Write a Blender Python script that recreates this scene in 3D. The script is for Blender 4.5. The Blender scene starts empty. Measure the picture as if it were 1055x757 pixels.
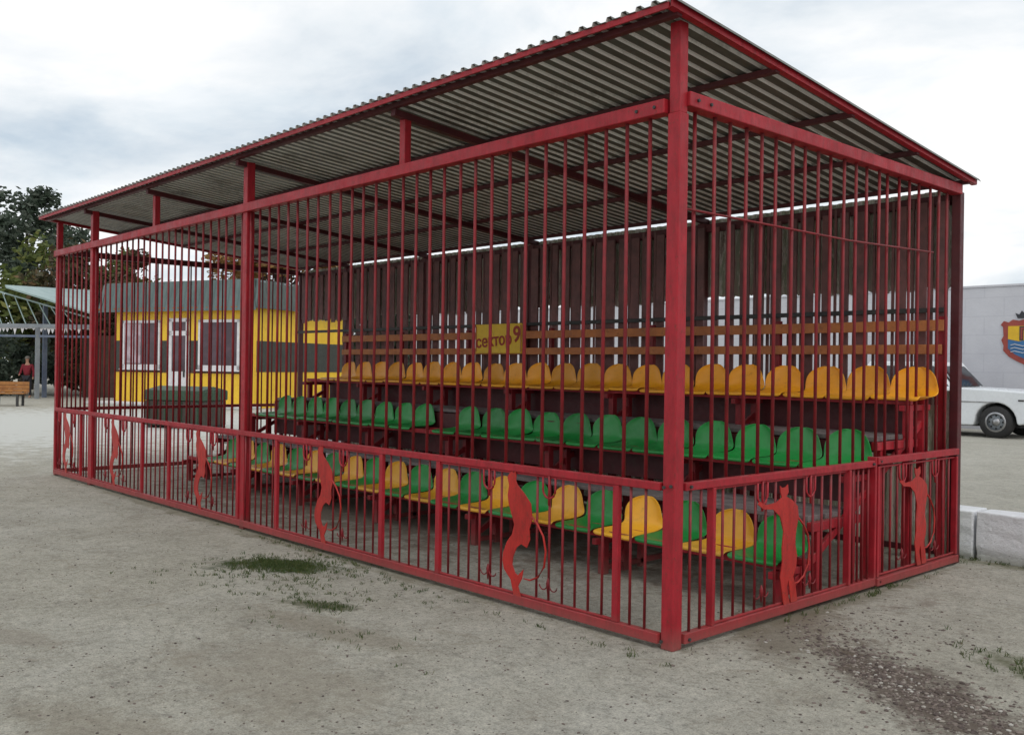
import bpy, bmesh, math, random
from mathutils import Vector, Matrix
random.seed(7)
R = math.radians
scene = bpy.context.scene
col = scene.collection

# ------------------------------------------------------------------ site frame
# X runs along the long front of the stand (negative = away to the left), Y into the stand
CAM = Vector((3.2746, -4.269, 1.563))
FWD = Vector((-.7343, .6789, 0)).normalized()
RGT = Vector((FWD.y, -FWD.x, 0))
def site(lat, dep, z=0.0):
    """metres to the right / metres ahead of the visitor's standing point -> world"""
    p = CAM + FWD*dep + RGT*lat
    return Vector((p.x, p.y, z))

# ------------------------------------------------------------------ helpers
def tag(o, label=None, cat=None, group=None, kind=None):
    if label: o['label'] = label
    if cat: o['category'] = cat
    if group: o['group'] = group
    if kind: o['kind'] = kind
    return o
def empty(name, loc=(0,0,0), rz=0.0, label=None, cat=None, group=None):
    o = bpy.data.objects.new(name, None); col.objects.link(o)
    o.location = loc; o.rotation_euler = (0,0,rz)
    o.empty_display_size = .2
    return tag(o, label, cat, group)
def copy_tree(o, parent=None):
    c = o.copy(); col.objects.link(c)
    if parent: c.parent = parent
    for ch in list(o.children): copy_tree(ch, c)
    return c

class MB:
    def __init__(self): self.v=[]; self.f=[]
    def add(self, vs, fs):
        n=len(self.v); self.v += [tuple(p) for p in vs]
        self.f += [tuple(i+n for i in f) for f in fs]; return self
    def box(self, x0,x1,y0,y1,z0,z1):
        return self.add([(x0,y0,z0),(x1,y0,z0),(x1,y1,z0),(x0,y1,z0),(x0,y0,z1),(x1,y0,z1),(x1,y1,z1),(x0,y1,z1)],
            [(0,3,2,1),(4,5,6,7),(0,1,5,4),(1,2,6,5),(2,3,7,6),(3,0,4,7)])
    def bar(self, a, b, w, h=None, up=(0,0,1)):
        """rectangular bar from a to b, w wide and h high"""
        a=Vector(a); b=Vector(b); h=h or w
        d=(b-a).normalized(); u=Vector(up)
        if abs(d.dot(u))>.98: u=Vector((0,1,0))
        s=d.cross(u).normalized(); u=s.cross(d).normalized()
        vs=[]
        for p in (a,b):
            for i,j in ((-1,-1),(1,-1),(1,1),(-1,1)): vs.append(p+s*(i*w/2)+u*(j*h/2))
        return self.add(vs,[(3,2,1,0),(4,5,6,7),(0,1,5,4),(1,2,6,5),(2,3,7,6),(3,0,4,7)])
    def tube(self, pts, r, n=6):
        pts=[Vector(p) for p in pts]; rr=r if isinstance(r,(list,tuple)) else [r]*len(pts)
        base=len(self.v); rings=[]
        for i,p in enumerate(pts):
            d=(pts[min(i+1,len(pts)-1)]-pts[max(i-1,0)]).normalized()
            u=Vector((0,0,1)) if abs(d.z)<.9 else Vector((1,0,0))
            s=d.cross(u).normalized(); u=s.cross(d)
            ring=[]
            for k in range(n):
                a=2*math.pi*k/n; self.v.append(tuple(p+(s*math.cos(a)+u*math.sin(a))*rr[i])); ring.append(len(self.v)-1)
            rings.append(ring)
        for i in range(len(rings)-1):
            for k in range(n): self.f.append((rings[i][k],rings[i][(k+1)%n],rings[i+1][(k+1)%n],rings[i+1][k]))
        self.f.append(tuple(reversed(rings[0]))); self.f.append(tuple(rings[-1])); return self
    def plate(self, outline, th, tf):
        """flat sheet cut to an outline (u,v); tf maps (u,v,t) -> xyz"""
        n=len(outline)
        vs=[tf(u,v,-th/2) for u,v in outline]+[tf(u,v,th/2) for u,v in outline]
        fs=[tuple(range(n-1,-1,-1)), tuple(range(n,2*n))]+[(i,(i+1)%n,(i+1)%n+n,i+n) for i in range(n)]
        return self.add(vs,fs)
    def build(self, name, mat, parent=None, bevel=0, smooth=False, fix=True):
        me=bpy.data.meshes.new(name); me.from_pydata(self.v,[],self.f); me.update()
        if fix:
            bm=bmesh.new(); bm.from_mesh(me); bmesh.ops.recalc_face_normals(bm,faces=bm.faces); bm.to_mesh(me); bm.free()
        if smooth:
            for p in me.polygons: p.use_smooth=True
        o=bpy.data.objects.new(name,me); col.objects.link(o)
        if mat: me.materials.append(mat)
        if parent: o.parent=parent
        if bevel:
            m=o.modifiers.new('bevel','BEVEL'); m.width=bevel; m.segments=2; m.limit_method='ANGLE'; m.angle_limit=R(40)
        return o

# ------------------------------------------------------------------ materials
def newmat(name):
    m=bpy.data.materials.new(name); m.use_nodes=True
    nt=m.node_tree; b=nt.nodes['Principled BSDF']; return m,nt,b
def N(nt,t,**kw):
    n=nt.nodes.new(t)
    for k,v in kw.items(): setattr(n,k,v)
    return n
def noise(nt, scale, detail=6, rough=.6, vec=None, dist=0):
    n=N(nt,'ShaderNodeTexNoise'); n.inputs['Scale'].default_value=scale; n.inputs['Detail'].default_value=detail
    n.inputs['Roughness'].default_value=rough; n.inputs['Distortion'].default_value=dist
    if vec is not None: nt.links.new(vec,n.inputs['Vector'])
    return n
def ramp(nt, inp, stops):
    r=N(nt,'ShaderNodeValToRGB'); nt.links.new(inp,r.inputs[0])
    e=r.color_ramp.elements
    while len(e)<len(stops): e.new(.5)
    for i,(p,c) in enumerate(stops):
        e[i].position=p; e[i].color=(c,c,c,1) if not isinstance(c,(tuple,list)) else (*c,1)
    return r
def mix(nt, fac, a, b, blend='MIX'):
    m=N(nt,'ShaderNodeMix',data_type='RGBA',blend_type=blend)
    if isinstance(fac,(int,float)): m.inputs[0].default_value=fac
    else: nt.links.new(fac,m.inputs[0])
    for i,x in ((6,a),(7,b)):
        if isinstance(x,(tuple,list)): m.inputs[i].default_value=(*x,1)
        else: nt.links.new(x,m.inputs[i])
    return m.outputs[2]
def bump(nt,b,h,strength=.3,dist=.01):
    n=N(nt,'ShaderNodeBump'); n.inputs['Strength'].default_value=strength; n.inputs['Distance'].default_value=dist
    nt.links.new(h,n.inputs['Height']); nt.links.new(n.outputs[0],b.inputs['Normal'])
def simple(name, c1, c2, scale=6, rough=.6, metal=0, bmp=.15, bscale=60, dirt=None, dirt_amt=.4, spec=None):
    m,nt,b=newmat(name); tc=N(nt,'ShaderNodeTexCoord'); g=N(nt,'ShaderNodeNewGeometry')
    pos=g.outputs['Position']
    n=noise(nt,scale,6,.65,pos); r=ramp(nt,n.outputs[0],[(.35,0.0),(.65,1.0)])
    c=mix(nt,r.outputs[0],c1,c2)
    if dirt:
        n2=noise(nt,scale*3.1,8,.7,pos); r2=ramp(nt,n2.outputs[0],[(.56,0.0),(.72,dirt_amt)])
        c=mix(nt,r2.outputs[0],c,dirt)
    nt.links.new(c,b.inputs['Base Color'])
    n3=noise(nt,scale*5,4,.6,pos); r3=ramp(nt,n3.outputs[0],[(.3,max(0,rough-.12)),(.7,min(1,rough+.12))])
    nt.links.new(r3.outputs[0],b.inputs['Roughness']); b.inputs['Metallic'].default_value=metal
    if spec is not None: b.inputs['Specular IOR Level'].default_value=spec
    if bmp: bump(nt,b,noise(nt,bscale,4,.6,pos).outputs[0],bmp,.01)
    return m

M={}
def paint(name,c1,c2,rust=(.10,.035,.02),chip=.6,dust=.25,scale=3.5):
    m,nt,b=newmat(name); g=N(nt,'ShaderNodeNewGeometry'); pos=g.outputs['Position']
    n=noise(nt,scale,7,.7,pos,.3); c=mix(nt,ramp(nt,n.outputs[0],[(.34,0.0),(.66,1.0)]).outputs[0],c1,c2)
    mp=N(nt,'ShaderNodeMapping'); mp.inputs['Scale'].default_value=(1,1,.22); nt.links.new(pos,mp.inputs[0])
    st=noise(nt,24,7,.75,mp.outputs[0]); c=mix(nt,ramp(nt,st.outputs[0],[(.46,0.0),(.64,.5)]).outputs[0],c,tuple(x*.40 for x in c1))
    ch=noise(nt,42,8,.8,pos); c=mix(nt,ramp(nt,ch.outputs[0],[(.56,0.0),(.62,chip)]).outputs[0],c,rust)
    sx=N(nt,'ShaderNodeSeparateXYZ'); nt.links.new(g.outputs['Normal'],sx.inputs[0])
    dn=noise(nt,9,6,.7,pos); ml=N(nt,'ShaderNodeMath',operation='MULTIPLY'); up=ramp(nt,sx.outputs[2],[(.35,.0),(.9,1.0)])
    nt.links.new(up.outputs[0],ml.inputs[0]); nt.links.new(ramp(nt,dn.outputs[0],[(.40,0.0),(.75,dust*2)]).outputs[0],ml.inputs[1])
    c=mix(nt,ml.outputs[0],c,(.34,.20,.19))
    sz=N(nt,'ShaderNodeSeparateXYZ'); nt.links.new(pos,sz.inputs[0])
    lo=ramp(nt,sz.outputs[2],[(.0,.55),(.14,0.0)]); c=mix(nt,lo.outputs[0],c,(.23,.12,.10))
    nt.links.new(c,b.inputs['Base Color'])
    nt.links.new(ramp(nt,dn.outputs[0],[(.3,.34),(.7,.62)]).outputs[0],b.inputs['Roughness']); b.inputs['Specular IOR Level'].default_value=.33
    s_=N(nt,'ShaderNodeMath',operation='MULTIPLY_ADD'); nt.links.new(ch.outputs[0],s_.inputs[0]); s_.inputs[1].default_value=.5; nt.links.new(st.outputs[0],s_.inputs[2])
    bump(nt,b,s_.outputs[0],.22,.008)
    return m
M['red']=paint('red_paint',(.43,.018,.030),(.31,.013,.022))
M['bar']=paint('red_bar_paint',(.29,.019,.026),(.17,.013,.018),chip=.8,dust=.4,scale=6)
M['devil']=paint('bright_red_paint',(.50,.026,.019),(.40,.020,.017),dust=.3)
M['shade_red']=simple('shaded_red_paint',(.10,.012,.016),(.06,.009,.012),4,.55,dirt=(.06,.03,.02),dirt_amt=.6)  # the red paint darkened, shade below the roof put into its colour
def plastic(name,c,dirt):
    m,nt,b=newmat(name); g=N(nt,'ShaderNodeNewGeometry'); pos=g.outputs['Position']; oi=N(nt,'ShaderNodeObjectInfo')
    v=ramp(nt,oi.outputs['Random'],[(0,.74),(.5,1.0),(1,1.18)]); cc=mix(nt,1,c,v.outputs[0],'MULTIPLY')
    fade=mix(nt,.22,c,tuple(min(1,.35+x*.55) for x in c)); f2=noise(nt,2.3,5,.6,pos)
    cc=mix(nt,ramp(nt,f2.outputs[0],[(.45,0.0),(.7,.6)]).outputs[0],cc,fade)
    n=noise(nt,16,8,.75,pos); cc=mix(nt,ramp(nt,n.outputs[0],[(.54,0.0),(.72,.55)]).outputs[0],cc,dirt)
    sp=noise(nt,70,6,.8,pos); cc=mix(nt,ramp(nt,sp.outputs[0],[(.64,0.0),(.70,.5)]).outputs[0],cc,dirt)
    nt.links.new(cc,b.inputs['Base Color']); nt.links.new(ramp(nt,n.outputs[0],[(.3,.30),(.7,.55)]).outputs[0],b.inputs['Roughness'])
    bump(nt,b,n.outputs[0],.06,.01); return m
M['green']=plastic('green_plastic',(.014,.27,.05),(.035,.13,.045))
M['yellow']=plastic('yellow_plastic',(.88,.45,.03),(.42,.24,.06))
M['amber']=plastic('amber_plastic',(.92,.40,.016),(.45,.20,.05))
M['board'] = simple('grey_board',(.22,.19,.185),(.13,.11,.108),7,.8,bmp=.4,bscale=35,dirt=(.10,.08,.07),dirt_amt=.7)
M['plank'] = simple('brown_plank',(.56,.20,.06),(.40,.14,.05),4,.65,bmp=.3,bscale=30,dirt=(.16,.07,.04),dirt_amt=.6)
M['slat']  = simple('brown_slat',(.22,.095,.092),(.12,.062,.062),5,.7,dirt=(.05,.045,.03),dirt_amt=.6)
M['chrome']= simple('bolt_steel',(.45,.45,.46),(.3,.3,.31),9,.35,metal=.9,bmp=0)
M['black'] = simple('black_rubber',(.018,.018,.019),(.03,.029,.028),9,.75,bmp=.2)
M['white_metal']=simple('white_frame',(.75,.74,.76),(.62,.61,.63),5,.5,bmp=.05)
M['brown'] = simple('brown_wall',(.09,.045,.03),(.05,.03,.022),2,.8,dirt=(.03,.03,.02),dirt_amt=.6)
M['grey_metal']=simple('grey_metal',(.28,.31,.33),(.20,.22,.25),3,.5,metal=.2)
M['bark']  = simple('bark',(.09,.07,.055),(.05,.04,.032),4,.9,bmp=.6,bscale=20)
M['dark_steel']=simple('dark_steel',(.03,.03,.032),(.05,.048,.045),4,.6)
M['skin']  = simple('skin',(.45,.25,.17),(.40,.21,.14),5,.55,bmp=0)
M['jacket']= simple('red_cloth',(.22,.012,.025),(.15,.01,.018),8,.85)
M['trouser']=simple('dark_cloth',(.018,.02,.028),(.03,.03,.036),8,.9)
M['hair']  = simple('pale_hair',(.20,.18,.16),(.13,.12,.10),20,.8)
M['wood_orange']=simple('orange_wood',(.42,.19,.05),(.30,.12,.035),5,.6,bmp=.2,dirt=(.14,.07,.03),dirt_amt=.6)

def sheet_mat(name,c1,c2,rough,metal,dirt,amt):
    m,nt,b=newmat(name); g=N(nt,'ShaderNodeNewGeometry'); pos=g.outputs['Position']
    mp=N(nt,'ShaderNodeMapping'); mp.inputs['Scale'].default_value=(9,.6,1); nt.links.new(pos,mp.inputs[0])
    n=noise(nt,1.2,8,.7,mp.outputs[0]); r=ramp(nt,n.outputs[0],[(.3,0.0),(.7,1.0)])
    c=mix(nt,r.outputs[0],c1,c2)
    n2=noise(nt,2.2,8,.75,pos); r2=ramp(nt,n2.outputs[0],[(.5,0.0),(.7,amt)])
    c=mix(nt,r2.outputs[0],c,dirt); nt.links.new(c,b.inputs['Base Color'])
    r3=ramp(nt,n2.outputs[0],[(.3,rough),(.7,min(1,rough+.25))]); nt.links.new(r3.outputs[0],b.inputs['Roughness'])
    b.inputs['Metallic'].default_value=metal
    bump(nt,b,noise(nt,9,4,.6,pos).outputs[0],.12,.02)
    return m
M['roof']=sheet_mat('weathered_zinc',(.165,.17,.155),(.09,.092,.08),.38,.4,(.07,.055,.038),.8)
M['flank']=sheet_mat('light_streak_zinc',(.95,.95,.92),(.85,.85,.81),.30,.1,(.16,.14,.11),.7)  # bright copy of the zinc, light streaks put into its colour
def rear_sheet():
    m,nt,b=newmat('rear_sheet'); g=N(nt,'ShaderNodeNewGeometry'); pos=g.outputs['Position']
    mp=N(nt,'ShaderNodeMapping'); mp.inputs['Scale'].default_value=(8,1,1.6); nt.links.new(pos,mp.inputs[0])
    n=noise(nt,1.5,8,.7,mp.outputs[0])
    r=ramp(nt,n.outputs[0],[(.30,(.24,.17,.15)),(.40,(.60,.48,.43)),(.50,(.46,.52,.38)),(.58,(.90,.86,.80)),(.66,(.34,.26,.22)),(.74,(.60,.62,.5))])
    nt.links.new(r.outputs[0],b.inputs['Base Color']); b.inputs['Roughness'].default_value=.7
    return m
M['rear']=rear_sheet()

def ground_mat(name='sandy_ground', lot=False):
    m,nt,b=newmat(name); g=N(nt,'ShaderNodeNewGeometry'); pos=g.outputs['Position']
    big=noise(nt,.35,5,.6,pos,.4); mid=noise(nt,1.7,8,.68,pos,.3); fine=noise(nt,26,8,.8,pos); grit=noise(nt,95,5,.75,pos)
    c=mix(nt,ramp(nt,big.outputs[0],[(.35,0.0),(.65,1.0)]).outputs[0],(.475,.45,.375),(.515,.495,.43))
    c=mix(nt,ramp(nt,mid.outputs[0],[(.42,0.0),(.75,.75)]).outputs[0],c,(.33,.305,.25))
    c=mix(nt,ramp(nt,mid.outputs[0],[(.24,.5),(.42,0.0)]).outputs[0],c,(.52,.50,.45))
    c=mix(nt,.80,c,ramp(nt,fine.outputs[0],[(.27,.30),(.5,.98),(.73,1.35)]).outputs[0],'MULTIPLY')
    c=mix(nt,.62,c,ramp(nt,grit.outputs[0],[(.30,.22),(.5,1.0),(.70,1.45)]).outputs[0],'MULTIPLY')
    mm2=noise(nt,7.5,8,.75,pos,.5); c=mix(nt,.55,c,ramp(nt,mm2.outputs[0],[(.30,.50),(.48,.98),(.70,1.22)]).outputs[0],'MULTIPLY')
    br_=noise(nt,3.2,6,.7,pos,.8); c=mix(nt,ramp(nt,br_.outputs[0],[(.58,0.0),(.74,.55)]).outputs[0],c,(.24,.20,.145))
    # scattered dark chips
    v=N(nt,'ShaderNodeTexVoronoi'); v.inputs['Scale'].default_value=16; v.inputs['Randomness'].default_value=1
    nt.links.new(pos,v.inputs['Vector'])
    chipmask=ramp(nt,v.outputs['Distance'],[(.10,1.0),(.17,0.0)])
    cn=noise(nt,2.6,4,.6,pos); cm=ramp(nt,cn.outputs[0],[(.48,0.0),(.62,.8)])
    mm=N(nt,'ShaderNodeMath',operation='MULTIPLY'); nt.links.new(chipmask.outputs[0],mm.inputs[0]); nt.links.new(cm.outputs[0],mm.inputs[1])
    c=mix(nt,mm.outputs[0],c,(.11,.095,.075))
    def patch(cx,cy,rot,sx,sy,colr,amt,edge=.55):
        nonlocal c
        mp=N(nt,'ShaderNodeMapping',vector_type='TEXTURE'); mp.inputs['Location'].default_value=(cx,cy,0)
        mp.inputs['Rotation'].default_value=(0,0,R(rot)); mp.inputs['Scale'].default_value=(sx,sy,1); nt.links.new(pos,mp.inputs[0])
        le=N(nt,'ShaderNodeVectorMath',operation='LENGTH'); nt.links.new(mp.outputs[0],le.inputs[0])
        nn=noise(nt,3.4,7,.72,pos); ad=N(nt,'ShaderNodeMath',operation='MULTIPLY_ADD'); nt.links.new(nn.outputs[0],ad.inputs[0])
        ad.inputs[1].default_value=2.6; nt.links.new(le.outputs['Value'],ad.inputs[2])
        sb=N(nt,'ShaderNodeMath',operation='SUBTRACT'); nt.links.new(ad.outputs[0],sb.inputs[0]); sb.inputs[1].default_value=1.25
        rr=ramp(nt,sb.outputs[0],[(edge,amt),(1.0,0.0)])
        c=mix(nt,rr.outputs[0],c,colr)
    if not lot:
        patch(1.25,.35,-32,1.0,.34,(.12,.088,.07),.85)      # dark gravel spill
        patch(.2,.95,-60,.9,.42,(.17,.135,.095),.6)
        patch(1.75,1.05,-25,.8,.22,(.12,.13,.06),.7)       # mossy streaks
        patch(2.3,.65,-20,.7,.2,(.13,.135,.065),.65)
        patch(-3.35,-.6,38,.62,.26,(.07,.09,.045),.9)       # grass patch soil
        patch(-2.1,-1.0,30,.35,.13,(.11,.115,.06),.8)
        patch(-1.6,-1.25,10,.9,.2,(.26,.22,.16),.45)
        patch(-1.0,-1.9,0,1.0,.5,(.28,.24,.18),.4)
        patch(-2.6,-2.7,20,.5,.16,(.24,.20,.15),.4)
        patch(-.8,-2.8,15,.8,.25,(.26,.22,.16),.4)
        patch(-5.3,2.0,0,5.6,2.0,(.20,.155,.12),.85)       # browner, darker floor in the stand
        patch(-5.3,-.05,0,5.6,.16,(.20,.185,.12),.6)        # contact shade painted in grassy soil tones along the bottom rails
        patch(.08,1.9,90,2.0,.14,(.20,.175,.12),.6)  # the same painted contact shade below the side rails
        patch(1.2,3.95,0,2.4,.16,(.17,.17,.10),.6)
        patch(-22,3,0,10,12,(.62,.62,.58),.9)               # paler surface by the kiosk
    else:
        c=mix(nt,.35,c,(.44,.43,.39))
    nt.links.new(c,b.inputs['Base Color']); b.inputs['Roughness'].default_value=.95; b.inputs['Specular IOR Level'].default_value=.15
    s=N(nt,'ShaderNodeMath',operation='MULTIPLY_ADD'); nt.links.new(fine.outputs[0],s.inputs[0]); s.inputs[1].default_value=1.0; nt.links.new(grit.outputs[0],s.inputs[2])
    bump(nt,b,s.outputs[0],.75,.02)
    return m
M['ground']=ground_mat(); M['lot']=ground_mat('lot_ground',True)

def leaf_mat(name, c1, c2, c3):
    m,nt,b=newmat(name); g=N(nt,'ShaderNodeNewGeometry')
    n=noise(nt,.8,4,.6,g.outputs['Position'])
    c=mix(nt,ramp(nt,n.outputs[0],[(.38,0.0),(.62,1.0)]).outputs[0],c1,c2)
    rr=ramp(nt,g.outputs['Random Per Island'],[(.0,0.0),(.75,.15),(1,1.0)])
    c=mix(nt,rr.outputs[0],c,c3); nt.links.new(c,b.inputs['Base Color']); b.inputs['Roughness'].default_value=.6
    b.inputs['Specular IOR Level'].default_value=.25
    tr=N(nt,'ShaderNodeBsdfTranslucent'); nt.links.new(c,tr.inputs[0])
    ms=N(nt,'ShaderNodeMixShader'); ms.inputs[0].default_value=.22
    nt.links.new(b.outputs[0],ms.inputs[1]); nt.links.new(tr.outputs[0],ms.inputs[2])
    nt.links.new(ms.outputs[0],nt.nodes['Material Output'].inputs[0]); return m
M['leaf_dark']=leaf_mat('dark_leaves',(.045,.07,.045),(.07,.095,.07),(.14,.16,.13))
M['leaf_green']=leaf_mat('green_leaves',(.075,.11,.03),(.13,.16,.045),(.24,.24,.07))
M['leaf_rust']=leaf_mat('rusty_leaves',(.08,.055,.035),(.065,.075,.035),(.18,.11,.05))
M['leaf_tan']=leaf_mat('tan_leaves',(.34,.19,.07),(.20,.12,.05),(.50,.30,.12))
M['grass']=leaf_mat('grass_blades',(.05,.095,.03),(.08,.12,.035),(.17,.16,.06))

def pebble_mat():
    m,nt,b=newmat('pebbles'); g=N(nt,'ShaderNodeNewGeometry')
    r=ramp(nt,g.outputs['Random Per Island'],[(0,(.07,.052,.045)),(.4,(.12,.09,.078)),(.75,(.20,.16,.135)),(.93,(.30,.27,.23)),(1,(.45,.43,.39))])
    nt.links.new(r.outputs[0],b.inputs['Base Color']); b.inputs['Roughness'].default_value=.85; return m
M['pebble']=pebble_mat()
def whitewash():
    m,nt,b=newmat('whitewash'); g=N(nt,'ShaderNodeNewGeometry'); pos=g.outputs['Position']
    n=noise(nt,3,8,.7,pos); c=mix(nt,ramp(nt,n.outputs[0],[(.4,0.0),(.7,1.0)]).outputs[0],(.86,.87,.90),(.70,.71,.74))
    n2=noise(nt,14,8,.8,pos); c=mix(nt,ramp(nt,n2.outputs[0],[(.60,0.0),(.68,.8)]).outputs[0],c,(.22,.21,.19))
    sx=N(nt,'ShaderNodeSeparateXYZ'); nt.links.new(pos,sx.inputs[0])
    low=ramp(nt,sx.outputs[2],[(.02,.7),(.12,0.0)]); c=mix(nt,low.outputs[0],c,(.28,.29,.22))
    nt.links.new(c,b.inputs['Base Color']); b.inputs['Roughness'].default_value=.9
    bump(nt,b,noise(nt,9,8,.75,pos).outputs[0],.9,.04); return m
M['whitewash']=whitewash()
def wall_mat():
    m,nt,b=newmat('white_plaster'); g=N(nt,'ShaderNodeNewGeometry'); pos=g.outputs['Position']
    n=noise(nt,.9,8,.7,pos); c=mix(nt,ramp(nt,n.outputs[0],[(.35,0.0),(.7,1.0)]).outputs[0],(.60,.60,.635),(.51,.51,.55))
    mp=N(nt,'ShaderNodeMapping'); mp.inputs['Rotation'].default_value=(R(90),0,0); nt.links.new(pos,mp.inputs[0])
    br=N(nt,'ShaderNodeTexBrick'); br.inputs['Scale'].default_value=1.0; br.inputs['Brick Width'].default_value=.8; br.inputs['Row Height'].default_value=.4
    br.inputs['Mortar Size'].default_value=.012; br.inputs['Color1'].default_value=(1,1,1,1); br.inputs['Color2'].default_value=(.98,.98,.985,1); br.inputs['Mortar'].default_value=(.91,.91,.92,1)
    nt.links.new(mp.outputs[0],br.inputs['Vector'])
    c=mix(nt,1,c,br.outputs[0],'MULTIPLY')
    nt.links.new(c,b.inputs['Base Color']); b.inputs['Roughness'].default_value=.85
    bump(nt,b,noise(nt,14,6,.7,pos).outputs[0],.3,.02); return m
M['plaster']=wall_mat()
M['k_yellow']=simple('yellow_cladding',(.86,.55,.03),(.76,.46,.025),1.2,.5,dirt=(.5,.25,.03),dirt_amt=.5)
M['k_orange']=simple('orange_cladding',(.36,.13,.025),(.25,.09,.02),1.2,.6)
M['k_band']=simple('dark_band',(.05,.055,.045),(.035,.038,.034),2,.6)
M['k_fascia']=simple('teal_sheet',(.125,.175,.17),(.09,.13,.125),1.2,.45,metal=.2,dirt=(.11,.14,.14),dirt_amt=.5)
M['k_shade_fascia']=simple('shaded_teal_sheet',(.085,.105,.095),(.06,.075,.07),1.2,.5,metal=.1)  # same teal sheet with the shade of the right face painted in
M['bin_green']=simple('bin_green',(.03,.075,.04),(.025,.055,.03),3,.55,dirt=(.07,.05,.03),dirt_amt=.6)
M['bin_brown']=simple('bin_brown',(.055,.048,.035),(.04,.032,.026),3,.7,dirt=(.08,.05,.03),dirt_amt=.6)
M['pale_roof']=simple('pale_teal_roof',(.36,.46,.45),(.27,.37,.36),1.5,.5)
M['blue_post']=simple('blue_grey_paint',(.10,.13,.20),(.16,.19,.25),3,.5)
def glass(name,c):
    m,nt,b=newmat(name); g=N(nt,'ShaderNodeNewGeometry')
    n=noise(nt,2.5,3,.5,g.outputs['Position']); cc=mix(nt,ramp(nt,n.outputs[0],[(.4,0.0),(.6,1.0)]).outputs[0],c,tuple(x*1.7 for x in c))
    nt.links.new(cc,b.inputs['Base Color']); b.inputs['Roughness'].default_value=.08; b.inputs['Specular IOR Level'].default_value=.6; return m
M['glass']=glass('window_glass',(.045,.022,.032)); M['pale_glass']=glass('pale_window',(.30,.24,.27)); M['car_glass']=glass('car_glass',(.02,.025,.028))
M['car']=simple('white_car_paint',(.80,.83,.86),(.74,.77,.80),1.5,.28,bmp=0,dirt=(.55,.55,.53),dirt_amt=.3)
M['sign']=simple('sign_yellow',(.88,.58,.035),(.78,.50,.03),6,.55,dirt=(.45,.30,.08),dirt_amt=.5)
M['sign_red']=simple('sign_red',(.40,.03,.015),(.32,.03,.015),9,.6)
M['c_red']=simple('crest_red',(.36,.075,.055),(.27,.055,.045),6,.8); M['c_yellow']=simple('crest_yellow',(.75,.47,.03),(.66,.40,.03),6,.8)
M['c_blue']=simple('crest_blue',(.05,.17,.36),(.045,.13,.28),6,.8); M['c_dark']=simple('crest_dark',(.035,.035,.045),(.05,.05,.055),6,.8)

# ------------------------------------------------------------------ ground
def grid(name, x0,x1,nx,y0,y1,ny,zf,mat):
    mb=MB(); 
    for j in range(ny+1):
        for i in range(nx+1):
            x=x0+(x1-x0)*i/nx; y=y0+(y1-y0)*j/ny; mb.v.append((x,y,zf(x,y)))
    for j in range(ny):
        for i in range(nx):
            a=j*(nx+1)+i; mb.f.append((a,a+1,a+nx+2,a+nx+1))
    return tag(mb.build(name,mat,fix=False),kind='structure')
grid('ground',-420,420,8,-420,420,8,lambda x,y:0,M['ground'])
def sm(a,b,t):
    t=max(0,min(1,(t-a)/(b-a))); return t*t*(3-2*t)
def lot_z(x,y):
    s=sm(-15,-10,x)*(1-sm(30,50,x))*(1-sm(60,90,y))
    return .39*s-.02
mb=MB(); xs=[-16,-15,-14,-13,-12,-11,-10,-8,0,10,30,35,40,45,52]; ys=[4.2,6,12,20,40,60,68,75,82,92]
for y in ys:
    for x in xs: mb.v.append((x,y,lot_z(x,y)))
nx=len(xs)
for j in range(len(ys)-1):
    for i in range(nx-1): mb.f.append((j*nx+i,j*nx+i+1,(j+1)*nx+i+1,(j+1)*nx+i))
tag(mb.build('raised_ground',M['lot'],fix=False),kind='structure')

# ------------------------------------------------------------------ the barred cage
L=10.55; W=3.77; SX=[0,2.55,5.06,7.2,9.19,L]
cage=empty('grandstand_cage',(0,0,0),0,'red painted steel bar cage with sloping corrugated roof around the rows of seats','cage')
def zroof(y): return 3.525-.094*(y+.20)      # underside of the sheets
def part(mb,name,mat,parent=cage,bevel=0,**k): return mb.build(name,mat,parent,bevel,**k)
# corner and main posts
part(MB().box(-.042,.042,-.042,.042,0,2.995),'post',M['red'],bevel=.006)
part(MB().box(-.036,.036,-.036,.036,2.995,zroof(0)-.004),'roof_strut',M['red'],bevel=.004)
for s in (5.06,9.19):
    part(MB().box(-s-.042,-s+.042,-.04,.04,0,zroof(0)-.035),'post',M['red'],bevel=.005)
part(MB().box(-L-.035,-L+.035,-.035,.035,0,zroof(0)-.035),'post',M['red'],bevel=.005)
for s in (2.57,7.25):
    part(MB().box(-s-.035,-s+.035,-.03,.03,3.082,zroof(0)-.035),'roof_strut',M['red'],bevel=.005)
for s in SX:
    w=.03 if s in(0,L) else .045
    part(MB().box(-s-w,-s+w+(.012 if s==0 else 0),W-.045,W+.03,0,zroof(W)-.09),'post',M['shade_red'],bevel=.005)
# beams
part(MB().box(-L-.05,-.052,-.062,.02,2.998,3.08),'beam',M['red'],bevel=.006)
part(MB().box(-.03,.060,.03,W-.047,3.035,3.118),'beam',M['red'],bevel=.006)
part(MB().box(-L-.04,-L+.04,.037,W-.047,3.02,3.10),'beam',M['shade_red'],bevel=.006)
part(MB().box(-L+.052,-.052,W-.035,W+.035,2.97,3.05),'beam',M['shade_red'],bevel=.006)
# rafters and purlins
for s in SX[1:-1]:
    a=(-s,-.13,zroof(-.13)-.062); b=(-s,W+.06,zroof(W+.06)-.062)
    part(MB().bar(a,b,.055,.05),'rafter',M['shade_red'])
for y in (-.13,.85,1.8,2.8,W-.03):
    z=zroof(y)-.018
    part(MB().bar((-L-.12,y,z),(.10,y,z),.045,.034),'purlin',M['shade_red'])
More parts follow.
